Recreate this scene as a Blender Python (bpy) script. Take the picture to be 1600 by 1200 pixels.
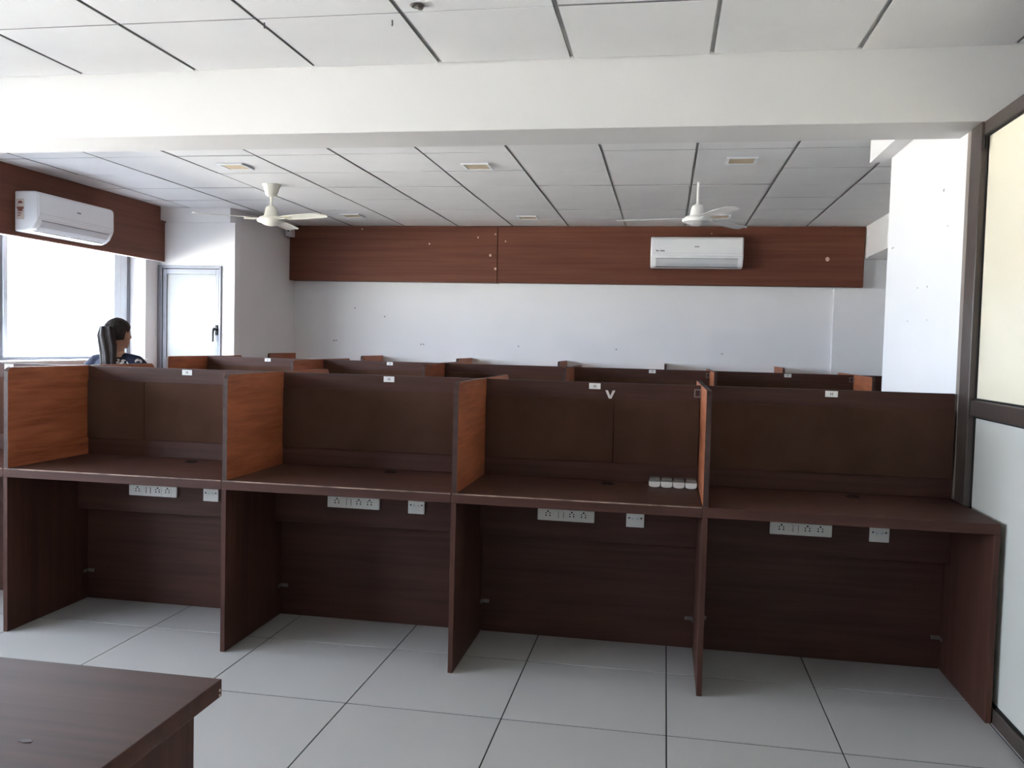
import bpy, bmesh, math, random
from mathutils import Vector, Matrix, Quaternion, noise
random.seed(7)
S = bpy.context.scene
COL = S.collection
for o in list(bpy.data.objects):
    bpy.data.objects.remove(o)

# ------------------------------------------------------------------ camera
F, YAW, PITCH, ROLL, H = 1353.05, 0.174254, 0.044563, 0.025593, 1.3749
cy, sy, cp, sp = math.cos(YAW), math.sin(YAW), math.cos(PITCH), math.sin(PITCH)
fwd = Vector((-sy * cp, cy * cp, -sp))
rgt = Vector((cy, sy, 0))
upv = rgt.cross(fwd)
cr, sr = math.cos(ROLL), math.sin(ROLL)
r2 = cr * rgt + sr * upv
u2 = -sr * rgt + cr * upv
cam = bpy.data.cameras.new('camera')
cam.sensor_width = 36.0
cam.lens = F / 1600 * 36.0
cam.clip_start = 0.05
cam.clip_end = 300
camo = bpy.data.objects.new('camera', cam)
COL.objects.link(camo)
M = Matrix((r2, u2, -fwd)).transposed().to_4x4()
M.translation = Vector((0, 0, H))
camo.matrix_world = M
S.camera = camo

# ------------------------------------------------------------------ world, light, exposure
S.view_settings.view_transform = 'Standard'
S.view_settings.look = 'None'
S.view_settings.gamma = 1.0
S.view_settings.use_curve_mapping = False
S.view_settings.exposure = 2.03
S.cycles.max_bounces = 12
S.cycles.diffuse_bounces = 8
S.cycles.transparent_max_bounces = 12
S.cycles.sample_clamp_indirect = 8.0
S.cycles.use_denoising = True
W = bpy.data.worlds.new('overcast_sky')
S.world = W
W.use_nodes = True
wn = W.node_tree.nodes
bg = wn['Background']
bg.inputs['Color'].default_value = (0.80, 0.88, 1.0, 1)
bg.inputs['Strength'].default_value = 7.0

sl = bpy.data.lights.new('sun', 'SUN')
sl.energy = 34.0
sl.color = (1.0, 0.92, 0.84)
sl.angle = math.radians(0.6)
so_ = bpy.data.objects.new('sun', sl)
so_.rotation_euler = (math.radians(-12), math.radians(32), 0)      # high, from behind the glazed partition
COL.objects.link(so_)


def portal(name, loc, rot, sx, sy_):
    l = bpy.data.lights.new(name, 'AREA')
    l.shape = 'RECTANGLE'
    l.size, l.size_y = sx, sy_
    l.cycles.is_portal = True
    o = bpy.data.objects.new(name, l)
    o.location = loc
    o.rotation_euler = rot
    COL.objects.link(o)
    return o


# window openings (y0, y1, z0, z1) in the left wall, and the glazed door in the alcove wall
XW = -4.985                      # inner face of the left wall
WIN1 = (4.25, 7.68, 1.135, 2.25)
WIN2 = (-0.60, 3.75, 0.90, 2.20)
DOOR = (-4.984, -4.305, 0.02, 2.080)
YD = 7.90                        # door wall
for i, (a, b, z0, z1) in enumerate((WIN1, WIN2)):
    portal('daylight_portal', (XW - 0.28, (a + b) / 2, (z0 + z1) / 2), (0, -math.pi / 2, 0), z1 - z0, b - a)
portal('daylight_portal', ((DOOR[0] + DOOR[1]) / 2, YD + 0.16, 1.05), (-math.pi / 2, 0, 0), DOOR[1] - DOOR[0], DOOR[3] - DOOR[2])

# ------------------------------------------------------------------ materials


def newmat(name):
    m = bpy.data.materials.new(name)
    m.use_nodes = True
    nt = m.node_tree
    return m, nt, nt.nodes['Principled BSDF']


def mat(name, col, rough=0.5, spec=0.5, metal=0.0, var=0.06, nscale=6.0, bump=0.0, bscale=60.0, alpha=None):
    m, nt, b = newmat(name)
    tc = nt.nodes.new('ShaderNodeTexCoord')
    n = nt.nodes.new('ShaderNodeTexNoise')
    n.inputs['Scale'].default_value = nscale
    n.inputs['Detail'].default_value = 4
    nt.links.new(tc.outputs['Object'], n.inputs['Vector'])
    r = nt.nodes.new('ShaderNodeValToRGB')
    r.color_ramp.elements[0].position = 0.3
    r.color_ramp.elements[1].position = 0.7
    r.color_ramp.elements[0].color = [c * (1 - var) for c in col] + [1]
    r.color_ramp.elements[1].color = [min(1, c * (1 + var)) for c in col] + [1]
    nt.links.new(n.outputs['Fac'], r.inputs['Fac'])
    nt.links.new(r.outputs['Color'], b.inputs['Base Color'])
    b.inputs['Roughness'].default_value = rough
    b.inputs['Specular IOR Level'].default_value = spec
    b.inputs['Metallic'].default_value = metal
    if bump:
        n2 = nt.nodes.new('ShaderNodeTexNoise')
        n2.inputs['Scale'].default_value = bscale
        n2.inputs['Detail'].default_value = 3
        nt.links.new(tc.outputs['Object'], n2.inputs['Vector'])
        bp = nt.nodes.new('ShaderNodeBump')
        bp.inputs['Strength'].default_value = bump
        bp.inputs['Distance'].default_value = 0.002
        nt.links.new(n2.outputs['Fac'], bp.inputs['Height'])
        nt.links.new(bp.outputs['Normal'], b.inputs['Normal'])
    return m


def wood(name, dark, light, axis, rough=0.52, spec=0.22, fine=38.0, long=1.3, contrast=(0.32, 0.72)):
    """laminate with grain running along one axis (0, 1, 2)"""
    m, nt, b = newmat(name)
    tc = nt.nodes.new('ShaderNodeTexCoord')
    mp = nt.nodes.new('ShaderNodeMapping')
    sc = [fine] * 3
    sc[axis] = long
    mp.inputs['Scale'].default_value = sc
    nt.links.new(tc.outputs['Object'], mp.inputs['Vector'])
    n = nt.nodes.new('ShaderNodeTexNoise')
    n.inputs['Scale'].default_value = 1.0
    n.inputs['Detail'].default_value = 5
    n.inputs['Roughness'].default_value = 0.6
    n.inputs['Distortion'].default_value = 0.6
    nt.links.new(mp.outputs['Vector'], n.inputs['Vector'])
    mp2 = nt.nodes.new('ShaderNodeMapping')
    sc2 = [fine * 0.22] * 3
    sc2[axis] = long * 0.5
    mp2.inputs['Scale'].default_value = sc2
    nt.links.new(tc.outputs['Object'], mp2.inputs['Vector'])
    n2 = nt.nodes.new('ShaderNodeTexNoise')
    n2.inputs['Scale'].default_value = 1.0
    n2.inputs['Detail'].default_value = 3
    n2.inputs['Distortion'].default_value = 1.2
    nt.links.new(mp2.outputs['Vector'], n2.inputs['Vector'])
    mx = nt.nodes.new('ShaderNodeMath')
    mx.operation = 'MULTIPLY_ADD'
    mx.inputs[1].default_value = 0.5
    nt.links.new(n2.outputs['Fac'], mx.inputs[0])
    h = nt.nodes.new('ShaderNodeMath')
    h.operation = 'MULTIPLY'
    h.inputs[1].default_value = 0.5
    nt.links.new(n.outputs['Fac'], h.inputs[0])
    nt.links.new(h.outputs[0], mx.inputs[2])
    r = nt.nodes.new('ShaderNodeValToRGB')
    r.color_ramp.elements[0].position = contrast[0]
    r.color_ramp.elements[1].position = contrast[1]
    r.color_ramp.elements[0].color = list(dark) + [1]
    r.color_ramp.elements[1].color = list(light) + [1]
    nt.links.new(mx.outputs[0], r.inputs['Fac'])
    nt.links.new(r.outputs['Color'], b.inputs['Base Color'])
    b.inputs['Roughness'].default_value = rough
    b.inputs['Specular IOR Level'].default_value = spec
    bp = nt.nodes.new('ShaderNodeBump')
    bp.inputs['Strength'].default_value = 0.06
    bp.inputs['Distance'].default_value = 0.001
    nt.links.new(n.outputs['Fac'], bp.inputs['Height'])
    nt.links.new(bp.outputs['Normal'], b.inputs['Normal'])
    return m


def glassmat(name, tint=(0.97, 0.99, 1.0), gloss=0.06):
    m = bpy.data.materials.new(name)
    m.use_nodes = True
    nt = m.node_tree
    for n in list(nt.nodes):
        nt.nodes.remove(n)
    out = nt.nodes.new('ShaderNodeOutputMaterial')
    t = nt.nodes.new('ShaderNodeBsdfTransparent')
    t.inputs['Color'].default_value = list(tint) + [1]
    g = nt.nodes.new('ShaderNodeBsdfGlossy')
    g.inputs['Roughness'].default_value = 0.02
    mx = nt.nodes.new('ShaderNodeMixShader')
    mx.inputs['Fac'].default_value = gloss
    nt.links.new(t.outputs[0], mx.inputs[1])
    nt.links.new(g.outputs[0], mx.inputs[2])
    nt.links.new(mx.outputs[0], out.inputs['Surface'])
    return m


def frosted(name, col, trans):
    m = bpy.data.materials.new(name)
    m.use_nodes = True
    nt = m.node_tree
    b = nt.nodes['Principled BSDF']
    out = nt.nodes['Material Output']
    b.inputs['Base Color'].default_value = list(col) + [1]
    b.inputs['Roughness'].default_value = 0.35
    t = nt.nodes.new('ShaderNodeBsdfTranslucent')
    tc = nt.nodes.new('ShaderNodeTexCoord')
    n = nt.nodes.new('ShaderNodeTexNoise')
    n.inputs['Scale'].default_value = 3
    nt.links.new(tc.outputs['Object'], n.inputs['Vector'])
    r = nt.nodes.new('ShaderNodeValToRGB')
    r.color_ramp.elements[0].color = [c * 0.95 for c in col] + [1]
    r.color_ramp.elements[1].color = list(col) + [1]
    nt.links.new(n.outputs['Fac'], r.inputs['Fac'])
    nt.links.new(r.outputs['Color'], t.inputs['Color'])
    mx = nt.nodes.new('ShaderNodeMixShader')
    mx.inputs['Fac'].default_value = trans
    nt.links.new(b.outputs[0], mx.inputs[1])
    nt.links.new(t.outputs[0], mx.inputs[2])
    nt.links.new(mx.outputs[0], out.inputs['Surface'])
    return m


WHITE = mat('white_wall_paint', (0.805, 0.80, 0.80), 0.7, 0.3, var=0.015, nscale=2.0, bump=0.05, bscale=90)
BEAMW = mat('wall_paint_dimmed_for_beam', (0.68, 0.67, 0.66), 0.75, 0.25, var=0.02, nscale=1.5, bump=0.05, bscale=90)  # wall paint darkened to tone down the light on the beam
CEIL = mat('ceiling_board', (0.775, 0.77, 0.77), 0.8, 0.2, var=0.02, nscale=3, bump=0.08, bscale=140)
CUT = mat('ceiling_board_cut_edge', (0.26, 0.255, 0.25), 0.9, 0.1)
GRID = mat('ceiling_grid_grey', (0.60, 0.59, 0.57), 0.6, 0.3)
FLOOR = mat('floor_tile_glaze', (0.425, 0.418, 0.412), 0.32, 0.45, var=0.03, nscale=1.5)
GROUT = mat('dark_grout', (0.035, 0.03, 0.028), 0.95, 0.05)
WD, WL = (0.042, 0.0160, 0.0115), (0.086, 0.0360, 0.0255)
WAL = [wood('walnut_laminate_' + 'xyz'[a], WD, WL, a) for a in range(3)]
TEAK = wood('teak_laminate', (0.20, 0.056, 0.024), (0.50, 0.170, 0.078), 1, 0.5, 0.3, fine=46, long=3.0)
PANX = wood('panel_veneer_x', (0.100, 0.034, 0.020), (0.180, 0.068, 0.042), 0, 0.55, 0.15, fine=30, long=0.7)
PANY = wood('panel_veneer_y', (0.100, 0.034, 0.020), (0.180, 0.068, 0.042), 1, 0.55, 0.2, fine=30, long=0.7)
EDGE = mat('dark_edge_band', (0.05, 0.026, 0.020), 0.5, 0.3, var=0.3, nscale=30)
WORN = mat('worn_edge_band', (0.22, 0.15, 0.115), 0.5, 0.4, var=0.65, nscale=14)
FABRIC = mat('brown_pinboard_fabric', (0.072, 0.036, 0.025), 0.95, 0.1, var=0.15, nscale=5, bump=0.35, bscale=420)
PLAST = mat('ivory_switch_plastic', (0.72, 0.70, 0.66), 0.4, 0.5, var=0.03)
ACW = mat('white_appliance_plastic', (0.80, 0.82, 0.84), 0.3, 0.5, var=0.01)
ACG = mat('grey_louvre_plastic', (0.55, 0.57, 0.60), 0.4, 0.5, var=0.02)
DARK = mat('black_recess', (0.012, 0.012, 0.012), 0.6, 0.3)
GREYTXT = mat('grey_print', (0.10, 0.10, 0.11), 0.5, 0.3)
STEEL = mat('bracket_steel', (0.22, 0.20, 0.19), 0.4, 0.5, metal=0.8, var=0.15, nscale=40)
ALU = mat('grey_aluminium_frame', (0.20, 0.205, 0.235), 0.4, 0.5, metal=0.1, var=0.05)
ALUL = mat('pale_aluminium_sash', (0.74, 0.80, 0.86), 0.4, 0.5, metal=0.1, var=0.05)
BRONZE = mat('bronze_partition_frame', (0.070, 0.052, 0.044), 0.35, 0.5, metal=0.15, var=0.10)
TAUPE = mat('taupe_cover_strip', (0.25, 0.21, 0.185), 0.45, 0.4, var=0.06)
GASKET = mat('black_gasket', (0.012, 0.01, 0.01), 0.6, 0.3)
CREAM = mat('cream_backpainted_glass', (0.80, 0.74, 0.58), 0.18, 0.5, var=0.02, nscale=1.2)
PALE = mat('lower_glass_with_baked_light', (0.62, 0.62, 0.57), 0.18, 0.5, var=0.02, nscale=1.2)  # lower panes: window reflection and light tone put into the colour
GLASS = glassmat('clear_window_glass')
FROST = frosted('frosted_door_glass', (0.94, 0.95, 0.94), 0.75)
FANW = mat('cream_fan_enamel', (0.74, 0.72, 0.64), 0.35, 0.5, var=0.03)
FANW2 = mat('white_fan_enamel', (0.76, 0.75, 0.73), 0.35, 0.5, var=0.03)
BEIGE = mat('beige_lamp_diffuser', (0.62, 0.50, 0.34), 0.6, 0.3, var=0.05)
CABLE = mat('white_cable_sheath', (0.72, 0.70, 0.66), 0.5, 0.4)
PAPER = mat('white_paper_tag', (0.75, 0.75, 0.74), 0.7, 0.2, var=0.03)
VINYL = mat('silver_vinyl_letter', (0.66, 0.62, 0.62), 0.4, 0.5, var=0.04)
SCUFF = mat('scuffed_mark', (0.40, 0.39, 0.38), 0.9, 0.1, var=0.3, nscale=60)
FILL = mat('pale_filler', (0.55, 0.42, 0.34), 0.8, 0.2, var=0.2)
SKIN = mat('skin', (0.36, 0.19, 0.125), 0.5, 0.4, var=0.05, nscale=12)
HAIR = wood('dark_hair', (0.010, 0.007, 0.007), (0.035, 0.024, 0.022), 2, 0.6, 0.2, fine=150, long=6)
DENIM = mat('dark_trouser_cloth', (0.03, 0.035, 0.05), 0.9, 0.1, var=0.1)
SHOE = mat('black_shoe', (0.02, 0.02, 0.02), 0.5, 0.4)
STICK = mat('rating_sticker_paper', (0.62, 0.55, 0.50), 0.6, 0.3, var=0.1, nscale=80)
RED = mat('dark_red_print', (0.22, 0.08, 0.06), 0.6, 0.3, var=0.2, nscale=60)
CLEAR = glassmat('clear_plastic', (0.80, 0.79, 0.77), 0.12)
DIMGROUND = mat('light_cutting_dark_ground', (0.10, 0.10, 0.10), 0.9, 0.1, var=0.15, nscale=0.5)
CONC = mat('sunlit_terrace_concrete', (0.55, 0.53, 0.49), 0.9, 0.1, var=0.1, nscale=0.3)


def top_cloth():
    m, nt, b = newmat('navy_top_with_flowers')
    tc = nt.nodes.new('ShaderNodeTexCoord')
    n = nt.nodes.new('ShaderNodeTexVoronoi')
    n.inputs['Scale'].default_value = 44
    nt.links.new(tc.outputs['Object'], n.inputs['Vector'])
    n3 = nt.nodes.new('ShaderNodeTexNoise')
    n3.inputs['Scale'].default_value = 7.5
    n3.inputs['Detail'].default_value = 0
    nt.links.new(tc.outputs['Object'], n3.inputs['Vector'])

    def blob(p, rad):
        v = nt.nodes.new('ShaderNodeVectorMath')
        v.operation = 'DISTANCE'
        v.inputs[1].default_value = p
        nt.links.new(tc.outputs['Object'], v.inputs[0])
        l = nt.nodes.new('ShaderNodeMath')
        l.operation = 'LESS_THAN'
        l.inputs[1].default_value = rad
        nt.links.new(v.outputs['Value'], l.inputs[0])
        return l
    b1 = blob((0.080, -0.100, 1.160), 0.068)
    b2 = blob((0.190, -0.035, 1.195), 0.024)
    b3 = blob((-0.10, -0.10, 1.02), 0.07)
    b4 = blob((0.10, 0.10, 1.05), 0.06)

    def mx(a, c):
        k = nt.nodes.new('ShaderNodeMath')
        k.operation = 'MAXIMUM'
        nt.links.new(a.outputs[0], k.inputs[0])
        nt.links.new(c.outputs[0], k.inputs[1])
        return k
    bb = mx(mx(b1, b2), mx(b3, b4))
    pet = nt.nodes.new('ShaderNodeMath')
    pet.operation = 'LESS_THAN'
    pet.inputs[1].default_value = 0.50
    nt.links.new(n.outputs['Distance'], pet.inputs[0])
    mul = nt.nodes.new('ShaderNodeMath')
    mul.operation = 'MULTIPLY'
    nt.links.new(bb.outputs[0], mul.inputs[0])
    nt.links.new(pet.outputs[0], mul.inputs[1])
    mix = nt.nodes.new('ShaderNodeMix')
    mix.data_type = 'RGBA'
    mix.inputs['A'].default_value = (0.010, 0.013, 0.032, 1)
    mix.inputs['B'].default_value = (0.50, 0.46, 0.41, 1)
    nt.links.new(mul.outputs[0], mix.inputs['Factor'])
    nt.links.new(mix.outputs['Result'], b.inputs['Base Color'])
    b.inputs['Roughness'].default_value = 0.8
    b.inputs['Specular IOR Level'].default_value = 0.25
    return m


TOP = top_cloth()

# ------------------------------------------------------------------ mesh helpers


class MB:
    def __init__(s):
        s.v, s.f, s.m = [], [], []

    def add(s, vs, fs, mi=0):
        k = len(s.v)
        s.v += [tuple(v) for v in vs]
        s.f += [tuple(i + k for i in f) for f in fs]
        s.m += [mi] * len(fs)
        return s

    def box(s, a, b, mi=0):
        x0, y0, z0 = (min(a[i], b[i]) for i in range(3))
        x1, y1, z1 = (max(a[i], b[i]) for i in range(3))
        return s.add([(x0, y0, z0), (x1, y0, z0), (x1, y1, z0), (x0, y1, z0), (x0, y0, z1), (x1, y0, z1), (x1, y1, z1), (x0, y1, z1)],
                     [(0, 3, 2, 1), (4, 5, 6, 7), (0, 1, 5, 4), (1, 2, 6, 5), (2, 3, 7, 6), (3, 0, 4, 7)], mi)

    def prism(s, pts, axis, a, b, mi=0, edge=None):
        """extrude a 2-D outline along axis; outline coords are the two other axes in order"""
        def P(p, t):
            q = list(p)
            q.insert(axis, t)
            return q
        n = len(pts)
        vs = [P(p, a) for p in pts] + [P(p, b) for p in pts]
        s.add(vs, [tuple(range(n - 1, -1, -1)), tuple(range(n, 2 * n))], mi)
        k = len(s.v) - 2 * n
        for i in range(n):
            j = (i + 1) % n
            s.f.append((k + i, k + j, k + n + j, k + n + i))
            s.m.append(mi if edge is None else edge)
        return s

    def loft(s, rings, mi=0, cap=True):
        n = len(rings[0])
        k = len(s.v)
        for r in rings:
            s.v += [tuple(p) for p in r]
        for a in range(len(rings) - 1):
            for i in range(n):
                j = (i + 1) % n
                s.f.append((k + a * n + i, k + a * n + j, k + (a + 1) * n + j, k + (a + 1) * n + i))
                s.m.append(mi)
        if cap:
            s.f.append(tuple(k + i for i in range(n - 1, -1, -1)))
            s.f.append(tuple(k + (len(rings) - 1) * n + i for i in range(n)))
            s.m += [mi, mi]
        return s

    def lathe(s, prof, c, n=24, mi=0):
        rings = []
        for r, z in prof:
            rings.append([(c[0] + r * math.cos(2 * math.pi * i / n), c[1] + r * math.sin(2 * math.pi * i / n), c[2] + z) for i in range(n)])
        return s.loft(rings, mi)

    def tube(s, pts, r, n=8, mi=0):
        pts = [Vector(p) for p in pts]
        rr = r if isinstance(r, (list, tuple)) else [r] * len(pts)
        rings = []
        prev = None
        for i, p in enumerate(pts):
            d = (pts[min(i + 1, len(pts) - 1)] - pts[max(i - 1, 0)]).normalized()
            if prev is None:
                a = Vector((1, 0, 0)) if abs(d.x) < 0.9 else Vector((0, 1, 0))
                prev = d.cross(a).normalized()
            e = (prev - d * prev.dot(d)).normalized()
            prev = e
            g = d.cross(e)
            rings.append([p + (e * math.cos(2 * math.pi * k / n) + g * math.sin(2 * math.pi * k / n)) * rr[i] for k in range(n)])
        return s.loft(rings, mi)

    def ell(s, c, r, n=16, m=10, mi=0, rot=None):
        rings = []
        for a in range(m + 1):
            th = -math.pi / 2 + math.pi * (a + 0.02 if a == 0 else a - 0.02 if a == m else a) / m
            ring = []
            for i in range(n):
                ph = 2 * math.pi * i / n
                q = Vector((r[0] * math.cos(th) * math.cos(ph), r[1] * math.cos(th) * math.sin(ph), r[2] * math.sin(th)))
                if rot is not None:
                    q = rot @ q
                ring.append(Vector(c) + q)
            rings.append(ring)
        return s.loft(rings, mi)

    def mesh(s, name, mats, org=(0, 0, 0)):
        me = bpy.data.meshes.new(name)
        me.from_pydata([(v[0] - org[0], v[1] - org[1], v[2] - org[2]) for v in s.v], [], s.f)
        for m in (mats if isinstance(mats, (list, tuple)) else [mats]):
            me.materials.append(m)
        me.polygons.foreach_set('material_index', s.m)
        me.update()
        return me


def wpos(o):
    p = Vector(o.location)
    while o.parent:
        o = o.parent
        p += Vector(o.location)
    return p


def obj(name, mb, mats, parent=None, org=None, bevel=0, smooth=False, seg=2):
    """links a mesh built in world coordinates; org = its origin when top-level"""
    if parent is not None:
        o_ = wpos(parent)
    else:
        o_ = Vector(org or (0, 0, 0))
    me = mb.mesh(name, mats, o_)
    o = bpy.data.objects.new(name, me)
    COL.objects.link(o)
    if parent is not None:
        o.parent = parent
    else:
        o.location = o_
    if bevel:
        bv = o.modifiers.new('bevel', 'BEVEL')
        bv.width = bevel
        bv.segments = seg
        bv.limit_method = 'ANGLE'
        bv.angle_limit = math.radians(35)
    if smooth:
        bm = bmesh.new()
        bm.from_mesh(me)
        bmesh.ops.recalc_face_normals(bm, faces=bm.faces)
        for f in bm.faces:
            f.smooth = True
        for e in bm.edges:
            if len(e.link_faces) == 2 and e.calc_face_angle() > math.radians(38):
                e.smooth = False
        bm.to_mesh(me)
        bm.free()
    return o


def tag(o, label=None, cat=None, group=None, kind=None):
    if label:
        o['label'] = label
    if cat:
        o['category'] = cat
    if group:
        o['group'] = group
    if kind:
        o['kind'] = kind
    return o


def thing(name, loc, label, cat, group=None):
    o = bpy.data.objects.new(name, None)
    o.empty_display_size = 0.1
    o.location = loc
    COL.objects.link(o)
    return tag(o, label, cat, group)


def struct(name, mb, m, label, cat, bevel=0, org=None):
    return tag(obj(name, mb, m, org=org, bevel=bevel), label, cat, kind='structure')


def box(a, b, mi=0):
    return MB().box(a, b, mi)


# ------------------------------------------------------------------ room shell
ZC = 2.645            # ceiling board face
ZB = 2.341            # beam soffit
YF = 9.30             # back wall
YN = -2.5             # wall behind the camera
XG = 1.255            # glazed partition, column face
XR = 2.62             # far right wall
YB0, YB1 = 3.868, 4.172

floor = struct('floor', box((XW - 0.30, YN - 0.1, -0.12), (XR + 0.1, YF + 0.15, -0.0025)), GROUT, 'pale grey tiled floor with dark joints', 'floor')
ceiling = struct('ceiling', box((XW, YN, ZC + 0.012), (XR, YF, ZC + 0.10)), GRID, 'suspended grid ceiling of white boards', 'ceiling')

cache = {}


def tile(name, x0, y0, x1, y1, z0, z1, m, parent, bev, jit=0.0):
    w, d = round(x1 - x0, 3), round(y1 - y0, 3)
    k = (name, w, d)
    if k not in cache:
        mb = MB()
        if name == 'floor_tile':
            mb.box((-w / 2, -d / 2, z0), (w / 2, d / 2, z1 - bev))
            a, b = w / 2, d / 2
            mb = MB().loft([[(-a, -b, z0), (a, -b, z0), (a, b, z0), (-a, b, z0)], [(-a, -b, z1 - bev), (a, -b, z1 - bev), (a, b, z1 - bev), (-a, b, z1 - bev)],
                            [(-a + bev, -b + bev, z1), (a - bev, -b + bev, z1), (a - bev, b - bev, z1), (-a + bev, b - bev, z1)]])
        else:
            a, b = w / 2, d / 2
            mb.loft([[(-a + bev, -b + bev, 0), (a - bev, -b + bev, 0), (a - bev, b - bev, 0), (-a + bev, b - bev, 0)],
                     [(-a, -b, bev), (a, -b, bev), (a, b, bev), (-a, b, bev)], [(-a, -b, z1 - z0), (a, -b, z1 - z0), (a, b, z1 - z0), (-a, b, z1 - z0)]])
            mb.m = [0] * 4 + [1] * 4 + [0, 0]
        cache[k] = mb.mesh(name, m)
    o = bpy.data.objects.new(name, cache[k])
    COL.objects.link(o)
    o.parent = parent
    if name == 'floor_tile':
        o.location = ((x0 + x1) / 2, (y0 + y1) / 2, 0)
    else:
        o.location = ((x0 + x1) / 2, (y0 + y1) / 2, z0 + random.uniform(-0.001, 0.003))
        o.rotation_euler = (random.uniform(-jit, jit), random.uniform(-jit, jit), random.uniform(-jit, jit))
    return o


T = 0.6
g = 0.0026
x = -1.1519 - 7 * T
while x < XR:
    y = 3.0843 - 10 * T
    while y < YF:
        xa, xb, ya, yb = max(x, XW), min(x + T, XR), max(y, YN), min(y + T, YF)
        if xb - xa > 0.03 and yb - ya > 0.03:
            tile('floor_tile', xa + g, ya + 0.004, xb - g, yb - 0.004, -0.0024, 0.0, FLOOR, floor, 0.0006)
        y += T
    x += T
gx, gy = 0.009, 0.0045
x = -0.4465 - 8 * T
while x < XR:
    y = YB0 - 11 * T
    while y < YF:
        for (lo, hi) in ((YN, YB0 - 0.002), (YB1 + 0.002, YF)):
            xa, xb, ya, yb = max(x, XW), min(x + T, XR), max(y, lo), min(y + T, hi)
            if xb - xa > 0.04 and yb - ya > 0.03:
                tile('ceiling_board', xa + gx, ya + gy, xb - gx, yb - gy, ZC, ZC + 0.011, [CEIL, CUT], ceiling, 0.001, 0.0016)
        y += T
    x += T

# walls
w = MB()
XO = XW - 0.30
for (y0, y1, z0, z1) in ((YN, YF, -0.1, WIN2[2]), (YN, WIN2[0], WIN2[2], ZC + 0.1), (WIN2[1], WIN1[0], WIN2[2], ZC + 0.1), (WIN2[0], WIN2[1], WIN2[3], ZC + 0.1),
                         (WIN1[0], WIN1[1], WIN2[2], WIN1[2]), (WIN1[0], WIN1[1], WIN1[3], ZC + 0.1), (WIN1[1], YF, WIN2[2], ZC + 0.1)):
    w.box((XO, y0, z0), (XW, y1, z1 + (0.31 if z1 > ZC else 0)))
struct('wall_left', w, WHITE, 'white painted left wall with window openings', 'wall')
struct('wall_back', box((XW - 0.30, YF, -0.1), (XR + 0.1, YF + 0.15, ZC + 0.1)), WHITE, 'white painted back wall under the long wood panel', 'wall')
struct('wall_front', box((XW - 0.30, YN - 0.1, -0.1), (XR + 0.1, YN, ZC + 0.1)), WHITE, 'white wall behind the viewer', 'wall')
struct('wall_far_right', box((XR, YN, -0.1), (XR + 0.1, YF, ZC + 0.1)), WHITE, 'white right wall behind the column and partition', 'wall')
# alcove walls round the door at the far left
w = MB()
w.box((DOOR[1], YD, 0), (-4.172, YD + 0.12, 2.50)).box((DOOR[0], YD, DOOR[3]), (DOOR[1], YD + 0.12, 2.50))
w.box((XW, YD + 0.0, 2.502), (-4.225, YD + 0.12, ZC + 0.01))
struct('wall_alcove', w, WHITE, 'white wall round the frosted door at the far left', 'wall')
w = MB().box((-4.30, YD + 0.122, 0), (-4.172, YF, 2.50)).box((-4.30, YD + 0.122, 2.502), (-4.225, YF, ZC + 0.01))
struct('wall_return', w, WHITE, 'shaded white return wall between door and back wall', 'wall')
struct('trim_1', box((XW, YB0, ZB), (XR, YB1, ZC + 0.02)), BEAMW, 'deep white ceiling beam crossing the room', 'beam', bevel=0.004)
column = struct('trim_2', box((XG, 4.062, 0), (XR, 5.38, ZC + 0.01)), WHITE, 'bright white column beside the glazed partition', 'column', bevel=0.003)
struct('trim_3', box((1.162, YB1, 2.515), (XG - 0.001, 5.50, ZC + 0.02)), WHITE, 'short white stub beam running back from the column head', 'beam')
struct('trim_4', box((1.93, 5.52, 2.333), (XR, YF - 0.001, ZC + 0.01)), WHITE, 'white boxed soffit at the far right end of the ceiling', 'beam')
struct('trim_5', box((1.661, YF - 0.07, 0), (XR, YF, 2.035)), WHITE, 'white projecting pier at the right of the back wall', 'pier', bevel=0.003)
mk = MB()
for (yy, zz, s_) in ((4.364, 2.15, 0.010), (5.275, 1.984, 0.006), (5.245, 1.984, 0.006), (4.282, 1.973, 0.005), (4.557, 1.715, 0.006), (4.722, 1.72, 0.005), (4.884, 1.556, 0.005), (4.541, 1.551, 0.005)):
    mk.prism([(yy + s_ * math.cos(a * 1.047), zz + s_ * 0.8 * math.sin(a * 1.047)) for a in range(6)], 0, XG - 0.0015, XG - 0.0002)
tag(obj('scuff_marks', mk, SCUFF, parent=column), kind='stuff')
mk = MB()
bw = bpy.data.objects['wall_back']
for (xx, zz) in ((-3.692, 1.379), (-3.665, 1.381), (-2.673, 1.361), (-2.645, 1.362), (-1.577, 1.367), (-0.517, 1.36), (0.582, 1.342), (-3.45, 1.75), (-3.1, 1.66)):
    mk.prism([(xx + 0.010 * math.cos(a * 1.047), zz + 0.010 * math.sin(a * 1.047)) for a in range(6)], 1, YF - 0.0015, YF - 0.0002)
tag(obj('nail_marks', mk, SCUFF, parent=bw), kind='stuff')
struct('ground_light_cutter', box((-17, -120, -4.19), (-5.6, 140, -3.98)), DIMGROUND, 'unseen dark ground strip added below the windows to cut bounced light', 'ground')  # unseen dark strip added to cut light bounced up to the ceiling
struct('ground_outside', box((-160, -120, -4.2), (-5.6, 140, -4.0)), CONC, 'pale concrete ground far below the windows', 'ground')

struct('wall_shade_mass', box((XW - 0.30, YN - 0.1, ZC + 0.42), (XR + 0.1, YF + 0.15, 12.0)), CONC, 'unseen building mass added over the room to shade the near ground', 'building')  # unseen mass added so its shadow darkens the near ground outside

# ------------------------------------------------------------------ windows and door


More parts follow.
